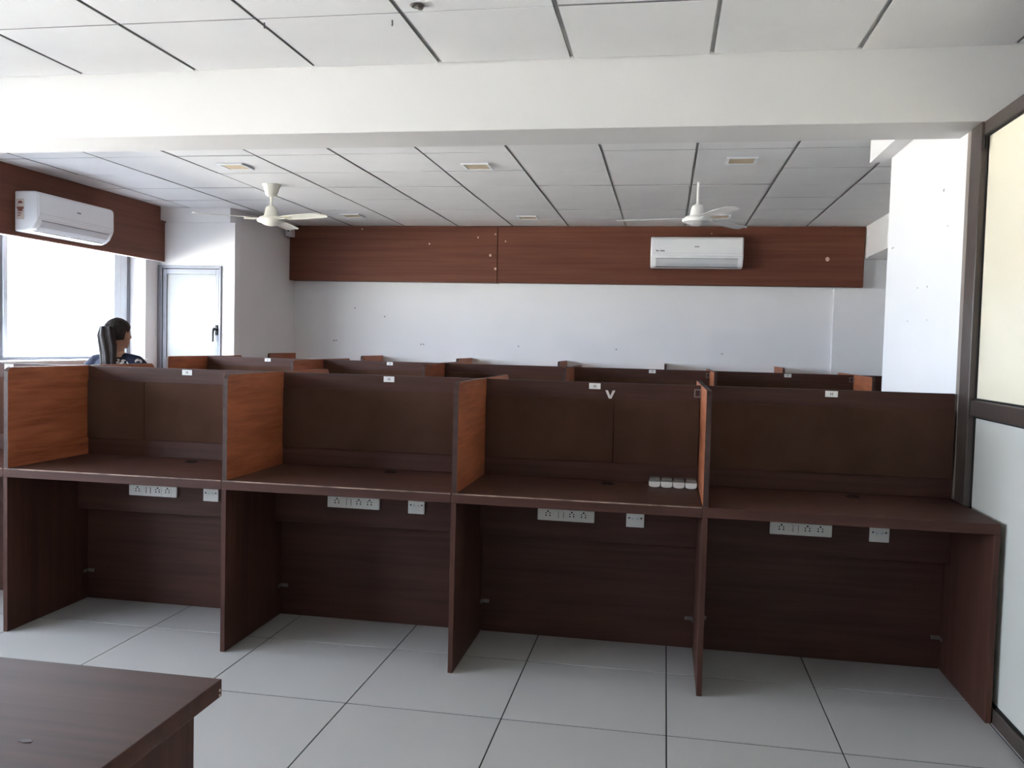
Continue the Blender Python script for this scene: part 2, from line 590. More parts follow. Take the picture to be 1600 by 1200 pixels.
def window(name, y0, y1, z0, z1, mull, label):
    xo, xi = XW - 0.255, XW - 0.16
    fr = MB()
    f = 0.04
    fr.box((xo, y0, z0), (xi, y1, z0 + f)).box((xo, y0, z1 - f), (xi, y1, z1)).box((xo, y0, z0 + f), (xi, y0 + f, z1 - f)).box((xo, y1 - 0.035, z0 + f), (xi, y1, z1 - f))
    root = struct(name, fr, ALU, label, 'window', bevel=0.003)
    ys = [y0 + f] + list(mull) + [y1 - 0.035]
    for m_ in mull:
        obj('mullion', box((xo + 0.02, m_ - 0.03, z0 + f), (xi - 0.02, m_ + 0.03, z1 - f)), ALU, root, bevel=0.003)
    for i in range(len(ys) - 1):
        a = ys[i] + (0.03 if i else 0)
        b = ys[i + 1] - (0.03 if i < len(ys) - 2 else 0)
        sash = MB()
        s_ = 0.045
        xs = XW - 0.215 + (0.03 if i % 2 else 0)
        zz0, zz1 = z0 + f, z1 - f
        sr_ = 0.20 if i == len(ys) - 2 else s_
        sash.box((xs - 0.015, a, zz0), (xs + 0.015, a + s_, zz1)).box((xs - 0.015, b - sr_, zz0), (xs + 0.015, b - sr_ / 2 - 0.003, zz1)).box((xs - 0.012, b - sr_ / 2 + 0.003, zz0), (xs + 0.012, b, zz1)).box((xs - 0.01, b - sr_ / 2 - 0.003, zz0), (xs + 0.004, b - sr_ / 2 + 0.003, zz1))
        sash.box((xs - 0.015, a + s_, zz0), (xs + 0.015, b - sr_, zz0 + 0.02)).box((xs - 0.015, a + s_, zz1 - 0.03), (xs + 0.015, b - sr_, zz1))
        so = obj('sash', sash, ALUL, root, bevel=0.002)
        obj('pane', box((xs - 0.003, a + s_, zz0 + 0.02), (xs + 0.003, b - sr_, zz1 - 0.03)), GLASS, so)
    return root


win1 = window('window_1', WIN1[0], WIN1[1], WIN1[2], WIN1[3], [6.02], 'wide aluminium window under the left wood panel')
win2 = window('window_2', WIN2[0], WIN2[1], WIN2[2], WIN2[3], [0.9, 2.35], 'wide aluminium window in the near left wall')
obj('window_sill', box((XW - 0.15, WIN1[0] + 0.005, WIN1[2] + 0.0005), (XW + 0.05, WIN1[1] - 0.005, WIN1[2] + 0.02)), WHITE, win1, bevel=0.004)
obj('window_sill', box((XW - 0.15, WIN2[0] + 0.005, WIN2[2] + 0.0005), (XW + 0.05, WIN2[1] - 0.005, WIN2[2] + 0.02)), WHITE, win2, bevel=0.004)

x0, x1, z0, z1 = DOOR
fr = MB()
f = 0.05
fr.box((x0, YD - 0.02, 0), (x0 + f, YD + 0.08, z1)).box((x1 - 0.022, YD - 0.02, 0), (x1, YD + 0.08, z1)).box((x0 + f, YD - 0.02, z1 - 0.03), (x1 - 0.022, YD + 0.08, z1))
door = struct('door_1', fr, ALU, 'grey framed frosted glass door at the far left', 'door', bevel=0.003)
lf = MB()
a, b = x0 + f + 0.004, x1 - 0.026
lf.box((a, YD - 0.012, 0.01), (a + 0.04, YD + 0.03, z1 - 0.034)).box((b - 0.03, YD - 0.012, 0.01), (b, YD + 0.03, z1 - 0.034))
lf.box((a + 0.04, YD - 0.012, z1 - 0.085), (b - 0.03, YD + 0.03, z1 - 0.034)).box((a + 0.04, YD - 0.012, 0.01), (b - 0.03, YD + 0.03, 0.11))
leaf = obj('door_leaf', lf, ALU, door, bevel=0.003)
obj('pane', box((a + 0.04, YD + 0.004, 0.11), (b - 0.03, YD + 0.012, z1 - 0.085)), FROST, leaf)
hd = MB().box((b - 0.028, YD - 0.022, 1.40), (b - 0.004, YD - 0.012, 1.50)).box((b - 0.022, YD - 0.05, 1.445), (b - 0.008, YD - 0.022, 1.465))
hd.tube([(b - 0.015, YD - 0.05, 1.47), (b - 0.03, YD - 0.055, 1.455), (b - 0.033, YD - 0.055, 1.42), (b - 0.033, YD - 0.055, 1.335)], [0.011, 0.011, 0.009, 0.007])
obj('door_handle', hd, DARK, leaf)

# ------------------------------------------------------------------ glazed partition on the right
wr = MB().box((XG, YN, 0), (XG + 0.055, 3.86, 0.055)).box((XG, YN, 2.285), (XG + 0.055, 3.86, 2.338))
wall_r = struct('wall_right', wr, [BRONZE, WHITE], 'glazed partition in bronze frames along the right', 'wall')
posts = [3.86, 3.16, 2.0, 0.8, -0.4, -1.6]
obj('end_post', box((XG - 0.012, 3.86, 0), (XG + 0.055, 3.985, 2.338)), BRONZE, wall_r, bevel=0.004)
obj('cover_strip', box((XG - 0.002, 3.986, 0), (XG + 0.05, 4.058, 2.338)), TAUPE, wall_r, bevel=0.002)
obj('hinge', box((XG - 0.006, 3.835, 2.225), (XG - 0.0005, 3.853, 2.275)), GASKET, wall_r)
for i in range(len(posts) - 1):
    yb, ya = posts[i] - (0.045 if i else 0), posts[i + 1]
    obj('post', box((XG, ya - 0.045, 0.055), (XG + 0.055, ya, 2.285)), BRONZE, wall_r, bevel=0.003)
    obj('rail', box((XG - 0.004, ya, 1.132), (XG + 0.055, yb, 1.198)), BRONZE, wall_r, bevel=0.006)
    for (zz0, zz1, m_) in ((0.055, 1.132, PALE), (1.198, 2.285, CREAM)):
        gk = MB()
        gk.box((XG + 0.012, ya, zz0), (XG + 0.03, ya + 0.008, zz1)).box((XG + 0.012, yb - 0.008, zz0), (XG + 0.03, yb, zz1))
        gk.box((XG + 0.012, ya + 0.008, zz0), (XG + 0.03, yb - 0.008, zz0 + 0.008)).box((XG + 0.012, ya + 0.008, zz1 - 0.008), (XG + 0.03, yb - 0.008, zz1))
        go = obj('gasket', gk, GASKET, wall_r)
        obj('pane', box((XG + 0.018, ya + 0.008, zz0 + 0.008), (XG + 0.026, yb - 0.008, zz1 - 0.008)), m_, go)

# ------------------------------------------------------------------ wood fascia panels
YP = 9.14
t = thing('wood_panel', (-1.15, YP, 2.04), 'long brown wood fascia across the top of the back wall', 'panel')
obj('panel_board', box((-4.168, YP, 2.042), (-1.806, YF - 0.002, ZC - 0.002)), PANX, t, bevel=0.002)
obj('panel_board', box((-1.800, YP, 2.042), (1.918, YF - 0.072, ZC - 0.002)), PANX, t, bevel=0.002)
mk = MB()
for (xx, zz, s_) in ((-3.323, 2.608, .007), (-2.557, 2.451, .008), (-2.019, 2.522, .009), (-1.831, 2.557, .009), (-1.881, 2.332, .013), (-1.822, 2.189, .013), (-1.718, 2.482, .008), (1.568, 2.318, .02), (0.426, 2.57, .006)):
    mk.prism([(xx + s_ * math.cos(a * 0.785), zz + s_ * math.sin(a * 0.785) * 1.15) for a in range(8)], 1, YP - 0.0015, YP - 0.0002)
tag(obj('filler_spots', mk, FILL, t), kind='stuff')
XP = -4.905
t = thing('wood_panel', (XP, 5.5, 2.11), 'dark brown wood fascia above the left window', 'panel')
pl = MB().prism([(YB1 + 0.004, 2.113), (YD - 0.024, 2.113), (YD - 0.024, 2.498), (YD - 0.004, 2.498), (YD - 0.004, 2.512), (YD - 0.1, 2.512), (YD - 0.1, ZC - 0.002), (YB1 + 0.004, ZC - 0.002)][::-1], 0, XP - 0.018, XP)
obj('panel_board', pl, PANY, t)
obj('panel_underside', box((XW + 0.002, YB1 + 0.004, 2.113), (XP - 0.0185, YD - 0.024, 2.128)), WHITE, t)

# ------------------------------------------------------------------ air conditioners


def aircon(P, label, w_, logo2, sticker):
    """P maps (along, out, up) to world; along 0..w_"""
    h, d = 0.305, 0.205
    root = thing('air_conditioner', P(w_ / 2, 0, 0), label, 'air conditioner')
    prof = [(0, 0), (0.095, 0.0), (0.13, 0.012), (0.165, 0.04), (0.19, 0.085), (0.198, 0.105), (0.196, 0.28), (0.185, 0.297), (0.165, 0.305), (0, 0.305)]
    org = wpos(root)

    def ext(pts, a, b):
        mb = MB()
        n = len(pts)
        mb.v = [tuple(P(a, p[0], p[1])) for p in pts] + [tuple(P(b, p[0], p[1])) for p in pts]
        mb.f = [tuple(range(n)), tuple(range(2 * n - 1, n - 1, -1))] + [(i, n + i, n + (i + 1) % n, (i + 1) % n) for i in range(n)]
        mb.m = [0] * len(mb.f)
        return mb
    body = obj('body', ext(prof, 0, w_), ACW, root, bevel=0.012, seg=3, smooth=True)
    obj('front_panel', ext([(0.194, 0.108), (0.206, 0.112), (0.205, 0.27), (0.198, 0.288), (0.18, 0.301), (0.17, 0.301), (0.192, 0.27)], 0.012, w_ - 0.012), ACW, root, bevel=0.003, smooth=True)
    obj('panel_groove', ext([(0.205, 0.136), (0.2068, 0.136), (0.2068, 0.1385), (0.205, 0.1385)], 0.015, w_ - 0.015), ACG, root)
    obj('air_outlet', ext([(0.120, 0.0065), (0.1278, 0.0088), (0.1925, 0.0885), (0.1905, 0.0905)], 0.05, w_ - 0.05), DARK, root)
    obj('louvre', ext([(0.136, 0.011), (0.141, 0.011), (0.171, 0.0395), (0.192, 0.078), (0.1935, 0.085), (0.189, 0.083), (0.166, 0.042)], 0.055, w_ - 0.055), ACG, root, bevel=0.001)
    lg = MB()
    for (a, b, z0_, z1_) in ((0.0, 0.008, 0, .012), (0.011, 0.019, 0.002, .011), (0.022, 0.030, 0, .011), (0.033, 0.042, 0.001, .011)):
        q = ext([(0.2060, 0.198 + z0_), (0.2070, 0.198 + z0_), (0.2070, 0.198 + z1_), (0.2060, 0.198 + z1_)], w_ * 0.5 - 0.02 + a, w_ * 0.5 - 0.02 + b)
        lg.add(q.v, q.f)
    obj('logo', lg, GREYTXT, root)
    if logo2:
        lg = MB()
        for i in range(9):
            if i == 3:
                continue
            q = ext([(0.2062, 0.155), (0.2072, 0.155), (0.2072, 0.155 + (0.012 if i % 3 else 0.015)), (0.2062, 0.167)], 0.055 + i * 0.0098, 0.055 + i * 0.0098 + 0.0075)
            lg.add(q.v, q.f)
        obj('printed_name', lg, GREYTXT, root)
    if sticker:
        def disc(out_c, up_c, r, a0, a1, m_, nm, off):
            n = 14
            pts = [(out_c + r * math.cos(a0 + (a1 - a0) * i / n), up_c + r * math.sin(a0 + (a1 - a0) * i / n)) for i in range(n + 1)]
            return ext(pts, -off, -0.0002)
        st = obj('rating_sticker', ext([(0.02, 0.09), (0.085, 0.09), (0.085, 0.245), (0.02, 0.245)], -0.0012, 0.0), STICK, root)
        obj('rating_dial', disc(0.052, 0.185, 0.030, math.pi, 2 * math.pi, RED, 'd', 0.0018), RED, st)
        obj('rating_dial', disc(0.052, 0.21, 0.020, 0, math.pi, RED, 'd', 0.0018), RED, st)
        q = MB()
        for k in range(3):
            e = ext([(0.03, 0.15 - 0.017 * k), (0.074 - 0.01 * k, 0.15 - 0.017 * k), (0.074 - 0.01 * k, 0.157 - 0.017 * k), (0.03, 0.157 - 0.017 * k)], -0.0018, -0.0002)
            q.add(e.v, e.f)
        obj('sticker_print', q, RED, st)
    return root


aircon(lambda a, o, u: Vector((-0.182 + a, YP - 0.0006 - o, 2.208 + u)), 'white wall air conditioner on the back wood panel', 0.917, True, False)
aircon(lambda a, o, u: Vector((XP + 0.0006 + o, 5.865 + a, 2.146 + u)), 'white air conditioner with rating sticker on the left wood panel', 0.92, False, True)

# ------------------------------------------------------------------ ceiling fans


def fan(hx, hy, label, m, canopy, angs, zt, pitch):
    root = thing('ceiling_fan', (hx, hy, ZC), label, 'fan', 'ceiling fans')
    if canopy:
        obj('canopy', MB().lathe([(0.010, -0.10), (0.03, -0.098), (0.045, -0.085), (0.066, -0.02), (0.076, -0.003), (0.076, 0.0), (0.01, 0.0)], (hx, hy, ZC - 0.001)), m, root, smooth=True)
    obj('down_rod', MB().lathe([(0.0105, zt + 0.09 - ZC), (0.0105, 0.0)], (hx, hy, ZC - 0.001), 14), m, root, smooth=True)
    obj('motor_cover', MB().lathe([(0.060, 0.022), (0.055, 0.04), (0.050, 0.07), (0.044, 0.092), (0.034, 0.103), (0.018, 0.107), (0.018, 0.115), (0.010, 0.115)], (hx, hy, zt), 28), m, root, smooth=True)
    obj('motor', MB().lathe([(0.02, -0.054), (0.05, -0.048), (0.072, -0.036), (0.080, -0.030), (0.108, -0.024), (0.113, -0.012), (0.110, -0.001), (0.099, 0.004), (0.097, 0.010), (0.085, 0.018), (0.06, 0.022), (0.02, 0.022)], (hx, hy, zt), 32), m, root, smooth=True)
    for a in angs:
        a = math.radians(a)
        R_ = Matrix.Rotation(a, 3, 'Z')

        def P(r, t_, z):
            return Vector((hx, hy, zt)) + R_ @ Vector((r, t_, z))
        rings = []
        for (r, wd) in ((0.15, 0.085), (0.2, 0.105), (0.35, 0.118), (0.5, 0.118), (0.57, 0.112), (0.6, 0.095), (0.615, 0.06)):
            ring = []
            for (s_, dz) in ((-0.5, 0), (-0.25, 0.004), (0.25, 0.004), (0.5, 0), (0.5, 0.003), (0.25, 0.007), (-0.25, 0.007), (-0.5, 0.003)):
                tt = s_ * wd
                ring.append(P(r, tt, dz + tt * pitch - 0.010 * (r - 0.15)))
            rings.append(ring)
        bl = obj('blade', MB().loft(rings), m, root)
        ir = MB()
        ir.loft([[P(r, s_ * w_, z - 0.004) for (s_, z) in ((-0.5, -0.006), (0.5, 0.002), (0.5, 0.006), (-0.5, -0.002))] for (r, w_) in ((0.10, 0.06), (0.14, 0.05), (0.17, 0.07), (0.21, 0.08))])
        obj('blade_iron', ir, m, bl)
    return root


fan(-3.236, 6.73, 'cream ceiling fan with cup canopy in front of the far left door', FANW, True, (97, 217, 337), 2.362, -0.14)
fan(0.205, 6.756, 'white ceiling fan on a bare rod in front of the back air conditioner', FANW2, False, (52, 172, 292), 2.368, -0.07)

# ------------------------------------------------------------------ recessed ceiling lamps
LIGHTS = [(-1.36, 6.075, 'beige square ceiling lamp in the middle of the front lamp row'),
          (0.456, 5.985, 'beige square ceiling lamp at the right end of the front lamp row'),
          (-3.165, 5.99, 'beige square ceiling lamp at the left end of the front lamp row'),
          (-1.38, 8.50, 'small ceiling lamp above the middle of the back wood panel'),
          (-3.15, 8.37, 'small ceiling lamp near the left end of the back wood panel'),
          (0.46, 8.45, 'ceiling lamp behind the right fan above the back air conditioner')]
for (lx, ly, lb) in LIGHTS:
    root = thing('ceiling_lamp', (lx, ly, ZC), lb, 'lamp', 'recessed ceiling lamps')
    s_ = 0.10
    fr = MB()
    zb, zt = ZC - 0.012, ZC - 0.003
    for (a, b) in (((-s_, -s_), (s_, -s_ + .018)), ((-s_, s_ - .018), (s_, s_)), ((-s_, -s_ + .018), (-s_ + .018, s_ - .018)), ((s_ - .018, -s_ + .018), (s_, s_ - .018))):
        fr.box((lx + a[0], ly + a[1], zb), (lx + b[0], ly + b[1], zt))
    obj('lamp_frame', fr, ACW, root)
    obj('diffuser', box((lx - s_ + .02, ly - s_ + .02, ZC - 0.008), (lx + s_ - .02, ly + s_ - .02, ZC - 0.003)), BEIGE, root)
# small wire hook hanging from the near ceiling
for (hx, hy, lb) in ((-0.961, 3.196, 'broken metal ceiling hook on the near ceiling boards'), (-1.627, 3.301, 'thin dark hanger stub left of the broken hook on the near ceiling'), (-1.102, 3.329, 'thin dark hanger stub nearest the broken ceiling hook')):
    hk = MB()
    if hy < 3.25:
        hk.lathe([(0.022, -0.006), (0.028, -0.002), (0.028, 0)], (hx, hy, ZC - 0.003), 14)
        hk.tube([(hx, hy, ZC - 0.006), (hx + 0.006, hy, ZC - 0.018), (hx + 0.018, hy, ZC - 0.02), (hx + 0.022, hy, ZC - 0.012)], 0.004, 6)
    else:
        hk.tube([(hx, hy, ZC - 0.003), (hx + 0.001, hy, ZC - 0.018), (hx, hy, ZC - 0.026)], 0.0028, 6)
    tag(obj('ceiling_hook', hk, GREYTXT if hy > 3.25 else STEEL, org=(hx, hy, ZC)), lb, 'hook')

# sensor box in the far corner and cable at the end of the panel
t = thing('wall_speaker', (-4.15, 9.07, 2.52), 'small white box high in the corner left of the back wood panel', 'speaker')
obj('housing', box((-4.171, 9.03, 2.515), (-4.105, 9.136, 2.618)), ACW, t, bevel=0.006)
obj('lens', MB().prism([(-4.137 + 0.011 * math.cos(k * .524), 2.575 + 0.011 * math.sin(k * .524)) for k in range(12)], 1, 9.0275, 9.0298), DARK, t)
cb = MB()
cb.tube([(1.925, 9.11, 2.64), (1.937, 9.105, 2.56), (1.925, 9.10, 2.50), (1.938, 9.10, 2.42), (1.928, 9.105, 2.36), (1.925, 9.11, 2.33), (1.945, 9.11, 2.325)], 0.0085, 8)
cb.v = [(v[0], v[1], v[2]) for v in cb.v]
tag(obj('cable', cb, CABLE, org=(1.925, 9.11, 2.33)), 'white cable dangling at the right end of the back wood panel', 'cable')

# ------------------------------------------------------------------ cubicles
ZT, TH = 0.757, 0.041        # desktop top, thickness
ZP = 1.213                   # screen top
PT = 0.021                   # panel thickness


def side_outline(y0, y1, z0, z1, r=0.028, front=True, back=True):
    pts = [(y0, z0), (y1, z0)]
    for i in range(6):
        a = math.pi / 2 * i / 5
        if back:
            pts.append((y1 - r + r * math.cos(a), z1 - r + r * math.sin(a)))
    if not back:
        pts.append((y1, z1))
    if front:
        for i in range(6):
            a = math.pi / 2 * i / 5
            pts.append((y0 + r - r * math.sin(a), z1 - r + r * math.cos(a)))
    else:
        pts.append((y0, z1))
    return pts


def socket_strip(root, xc, y, z, detail=True):
    p = obj('socket_plate', box((xc - 0.131, y - 0.012, z - 0.027), (xc + 0.131, y - 0.0005, z + 0.027)), PLAST, root, bevel=0.003)
    if not detail:
        return
    for k, dx in enumerate((-0.082, 0.028, 0.082)):
        so = obj('socket', box((xc + dx - 0.021, y - 0.0135, z - 0.022), (xc + dx + 0.021, y - 0.0121, z + 0.022)), PLAST, p)
        hl = MB()
        for (hx, hz, r_) in ((0, 0.0125, .0042), (-0.009, 0.004, .0032), (0.009, 0.004, .0032), (-0.009, -0.007, .0036), (0.009, -0.007, .0036)):
            hl.prism([(xc + dx + hx + r_ * math.cos(q * .785), z + 0.004 + hz + r_ * math.sin(q * .785)) for q in range(8)], 1, y - 0.0142, y - 0.0133)
        tag(obj('socket_holes', hl, DARK, p), kind='stuff')
    for dx in (-0.043, -0.020):
        obj('switch', box((xc + dx - 0.008, y - 0.016, z - 0.012), (xc + dx + 0.008, y - 0.0121, z + 0.018)), PLAST, p, bevel=0.001)
        obj('switch_gap', box((xc + dx + 0.0085, y - 0.0128, z - 0.013), (xc + dx + 0.0105, y - 0.0121, z + 0.019)), GREYTXT, p)


def data_plate(root, xc, y, z):
    p = obj('data_plate', box((xc - 0.0405, y - 0.010, z - 0.031), (xc + 0.0405, y - 0.0005, z + 0.031)), PLAST, root, bevel=0.002)
    for dx in (-0.027, 0.027):
        obj('screw_hole', MB().prism([(xc + dx + 0.004 * math.cos(q * .785), z + 0.011 + 0.004 * math.sin(q * .785)) for q in range(8)], 1, y - 0.0108, y - 0.0099), DARK, p)
    for dx in (-0.011, 0.011):
        obj('data_port', box((xc + dx - 0.007, y - 0.0106, z + 0.003), (xc + dx + 0.007, y - 0.0099, z + 0.013)), ACG, p)


def number_tag(root, xc, y, z):
    p = obj('number_tag', box((xc - 0.0265, y - 0.003, z - 0.0135), (xc + 0.0265, y - 0.0004, z + 0.0135)), PAPER, root)
    q = MB()
    q.box((xc - 0.0055, y - 0.0034, z - 0.0055), (xc - 0.003, y - 0.0029, z + 0.0055)).box((xc - 0.003, y - 0.0034, z - 0.001), (xc - 0.0008, y - 0.0029, z + 0.001))
    q.box((xc + 0.001, y - 0.0034, z - 0.0055), (xc + 0.006, y - 0.0029, z - 0.0035)).box((xc + 0.001, y - 0.0034, z + 0.0035), (xc + 0.006, y - 0.0029, z + 0.0055))
    q.box((xc + 0.001, y - 0.0034, z - 0.0035), (xc + 0.003, y - 0.0029, z + 0.0035)).box((xc + 0.0045, y - 0.0034, z - 0.0035), (xc + 0.006, y - 0.0029, z + 0.0035))
    obj('number', q, GREYTXT, p)


def leg_bracket(root, xx, y, z, sgn):
    lb = MB().box((xx, y - 0.006, z - 0.008), (xx + sgn * 0.038, y - 0.0005, z + 0.008)).box((xx, y - 0.036, z - 0.008), (xx + sgn * 0.004, y - 0.006, z + 0.008))
    lb.box((xx + sgn * 0.012, y - 0.010, z - 0.004), (xx + sgn * 0.020, y - 0.006, z + 0.004))
    obj('leg_bracket', lb, STEEL, root)


def corner_bracket(root, xx, y, z):
    """small angle plate where a screen meets the next partition (to its right)"""
    lb = MB().box((xx - 0.030, y - 0.0035, z - 0.019), (xx - 0.024, y - 0.0005, z + 0.019)).box((xx - 0.024, y - 0.0035, z + 0.014), (xx - 0.001, y - 0.0005, z + 0.019))
    lb.box((xx - 0.024, y - 0.0035, z - 0.019), (xx - 0.001, y - 0.0005, z - 0.014)).box((xx - 0.0045, y - 0.03, z - 0.019), (xx - 0.001, y - 0.0036, z + 0.019))
    obj('corner_bracket', lb, STEEL, root)


def half(root, x0, x1, yf, ys, sgn, opts):
    """one desk side. yf = front edge, ys = screen face; sgn = +1 near side, -1 far side (mirrored)"""
    def Yr(d):                    # d measured from the screen face towards the sitter
        return ys - sgn * d
    xl = x0 + PT                  # inner faces
    dt = obj('desktop', box((x0 + 0.0005, yf, ZT - TH), (x1 - 0.0005, ys - sgn * 0.0005, ZT)), WAL[0], root, bevel=0.002)
    if sgn > 0 and opts.get('worn'):
        # chipped pale line on the upper front edge
        obj('worn_edge', box((x0 + 0.004, yf - 0.0012, ZT - 0.0045), (x1 - 0.004, yf + 0.002, ZT + 0.0006)), WORN, dt)
    gxx = opts.get('grommet')
    if gxx is not None:
        yy = Yr(0.095)
        obj('grommet', MB().lathe([(0.030, 0.0), (0.030, 0.003), (0.022, 0.004), (0.020, 0.001), (0.002, 0.001)], (gxx, yy, ZT + 0.0002), 20), DARK, dt, smooth=True)
    obj('leg_panel', box((x0, yf + sgn * 0.002, 0.001), (x0 + PT, Yr(0.0005), ZT - TH - 0.0005)), [WAL[2]], root, bevel=0.001)
    xm = x1 if not opts.get('end') else x1 - PT
    obj('modesty_panel', box((xl + 0.0005, ys, 0.001), (xm - 0.0005, ys + sgn * 0.009, ZT - TH - 0.0005)), WAL[0], root)
    obj('cable_box', box((xl + 0.001, Yr(0.085), 0.487), (xm - 0.001, Yr(0.0005), ZT - TH - 0.001)), WAL[0], root, bevel=0.001)
    if opts.get('end'):
        obj('leg_panel', box((x1 - PT, yf + sgn * 0.002, 0.001), (x1, Yr(0.0005), ZT - TH - 0.0005)), WAL[2], root, bevel=0.001)
    if sgn > 0 and opts.get('detail'):
        leg_bracket(root, xl + 0.0005, ys, 0.148, 1)
        leg_bracket(root, xm - 0.0006, ys, 0.140, -1)
        socket_strip(root, opts['sock'], Yr(0.085), 0.600)
        data_plate(root, opts['data'], Yr(0.085), 0.596)
    # pinboard in one or two cushions
    zz0, zz1 = 0.842, 1.140
    xs = [xl + 0.002] + ([opts['seam']] if opts.get('seam') else []) + [xm - 0.002 if not opts.get('end') else x1 - 0.004]
    for a, b in zip(xs[:-1], xs[1:]):
        obj('pinboard', box((a, Yr(0.0125), zz0), (b - 0.0015, Yr(0.0005), zz1)), FABRIC, root, bevel=0.003)


def cubicle(x0, x1, yn, ys, yf, label, cat='cubicle', part=True, end=False, group=None, opts=None, pz=1.217, partner=None):
    """a double-sided cubicle: near desk, screen, far desk and the divider at its left"""
    root = thing('cubicle', ((x0 + x1) / 2, ys, 0), label, cat, group)
    o = dict(opts or {})
    o['end'] = end
    xe = x1 - (0.004 if end else 0)
    if part:
        # the divider is slotted over the screen: two leaves around the middle
        dv = MB().prism(side_outline(yn + 0.006, ys - 0.0003, ZT + 0.0005, pz, back=False), 0, x0, x0 + PT, 0, 1)
        d = obj('divider', dv, [TEAK, EDGE], root)
        dv = MB().prism(side_outline(ys + 0.0223, yf - 0.006, ZT + 0.0005, pz, front=False), 0, x0, x0 + PT, 0, 1)
        obj('divider', dv, [TEAK, EDGE], root)
    xs0 = x0 + (0.0 if part else 0.0005)
    scr = obj('screen', box((xs0, ys, ZT + 0.0005), (xe - 0.0005, ys + 0.022, ZP)), WAL[0], root, bevel=0.0015)
    obj('screen_edge', box((xs0 + 0.001, ys - 0.0006, ZP - 0.0018), (xe - 0.002, ys + 0.0226, ZP + 0.0008)), EDGE, scr)
    half(root, x0, x1, yn, ys, 1, o)
    half(root, x0, x1, yf, ys + 0.022, -1, {'end': end})
    if o.get('tag'):
        number_tag(root, o['tag'], ys, ZP - 0.0175)
    if o.get('corner'):
        corner_bracket(root, x1, ys, ZP - 0.035)
    return root


X1 = [-4.02, -2.956, -1.880, -0.853, 0.165, 1.250]
Y1N, Y1S, Y1F = 3.464, 4.03, 4.62
L1 = ['front row cubicle cut off by the left edge of the picture',
      'front row cubicle at the left with a two-piece pinboard, nearest the woman',
      'front row cubicle with one undivided pinboard and chipped desk edge, left of the letter V',
      'front row cubicle with the silver letter V and white tubs on its desk',
      'front row cubicle at the right end against the bronze glazed partition']
OP = [dict(tag=-3.40, worn=True),
      dict(tag=-2.380, grommet=-2.299, sock=-2.506, data=-2.192, seam=-2.61, detail=True, worn=True, corner=True),
      dict(tag=-1.315, grommet=-1.269, sock=-1.451, data=-1.138, detail=True, worn=True, corner=True),
      dict(tag=-0.318, grommet=-0.239, sock=-0.426, data=-0.110, seam=-0.225, detail=True, worn=True, corner=True),
      dict(tag=0.732, grommet=0.821, sock=0.610, data=0.937, detail=True)]
cub1 = [cubicle(X1[i], X1[i + 1], Y1N, Y1S, Y1F, L1[i], end=(i == 4), group='front row of cubicles', opts=OP[i]) for i in range(5)]
# letter V on the strip over the pinboard
vx, vz, yv = -0.2455, 1.158, Y1S - 0.003
vm = MB().prism([(vx - .023, vz + .02), (vx - .011, vz + .02), (vx, vz - .006), (vx + .011, vz + .02), (vx + .023, vz + .02), (vx + .006, vz - .0175), (vx - .006, vz - .0175)][::-1], 1, yv, yv + 0.0025)
obj('letter', vm, VINYL, cub1[3])

X2 = [-3.956, -2.885, -1.82, -0.74, 0.350, 1.425, 2.52]
Y2N, Y2S, Y2F = 6.37, 6.985, 7.62
L2 = ['second row cubicle at its left end, in front of the frosted door',
      'second row cubicle behind the undivided-pinboard cubicle, second from the left',
      'second row cubicle without a number tag, third from the left',
      'second row cubicle behind the letter V cubicle, fourth from the left',
      'second row cubicle with a bright right-hand divider, fifth from the left',
      'second row cubicle mostly hidden behind the white column']
OP2 = [dict(tag=-3.372), dict(tag=-2.275), {}, dict(tag=-0.098, corner=True), dict(tag=0.94, corner=True), {}]
for i in range(6):
    cubicle(X2[i], X2[i + 1], Y2N, Y2S, Y2F, L2[i], end=(i == 5), group='second row of cubicles', opts=OP2[i])

X3 = [-4.17, -3.133, -2.108, -1.06, -0.006, 1.113, 2.15]
Y3N = 8.634
L3 = ['wall desk bay at the far left corner of the back wall', 'wall desk bay second from the left on the back wall', 'wall desk bay third from the left on the back wall',
      'wall desk bay fourth from the left on the back wall', 'wall desk bay below the back air conditioner', 'wall desk bay at the far right of the back wall, partly behind the column']
for i in range(6):
    x0, x1 = X3[i], X3[i + 1]
    end = i == 5
    ye = YF - (0.072 if end else 0.001)
    root = thing('wall_desk', ((x0 + x1) / 2, YF - 0.3, 0), L3[i], 'desk', 'wall desks along the back wall')
    d = obj('divider', MB().prism(side_outline(Y3N, YF - 0.001 if not (i == 5) else YF - 0.001, ZT + 0.0005, 1.226, back=False), 0, x0, x0 + PT, 0, 1), [TEAK, EDGE], root)
    obj('desktop', box((x0 + 0.0005, Y3N - 0.004, ZT - TH), (x1 - 0.0005, ye, ZT)), WAL[0], root, bevel=0.002)
    obj('leg_panel', box((x0, Y3N, 0.001), (x0 + PT, YF - 0.001, ZT - TH - 0.0005)), WAL[2], root)
    obj('modesty_panel', box((x0 + PT + 0.0005, ye - 0.02, 0.2), (x1 - (PT if end else 0) - 0.0005, ye - 0.001, ZT - TH - 0.0005)), WAL[0], root)
    if end:
        obj('leg_panel', box((x1 - PT, Y3N, 0.001), (x1, ye, ZT - TH - 0.0005)), WAL[2], root)

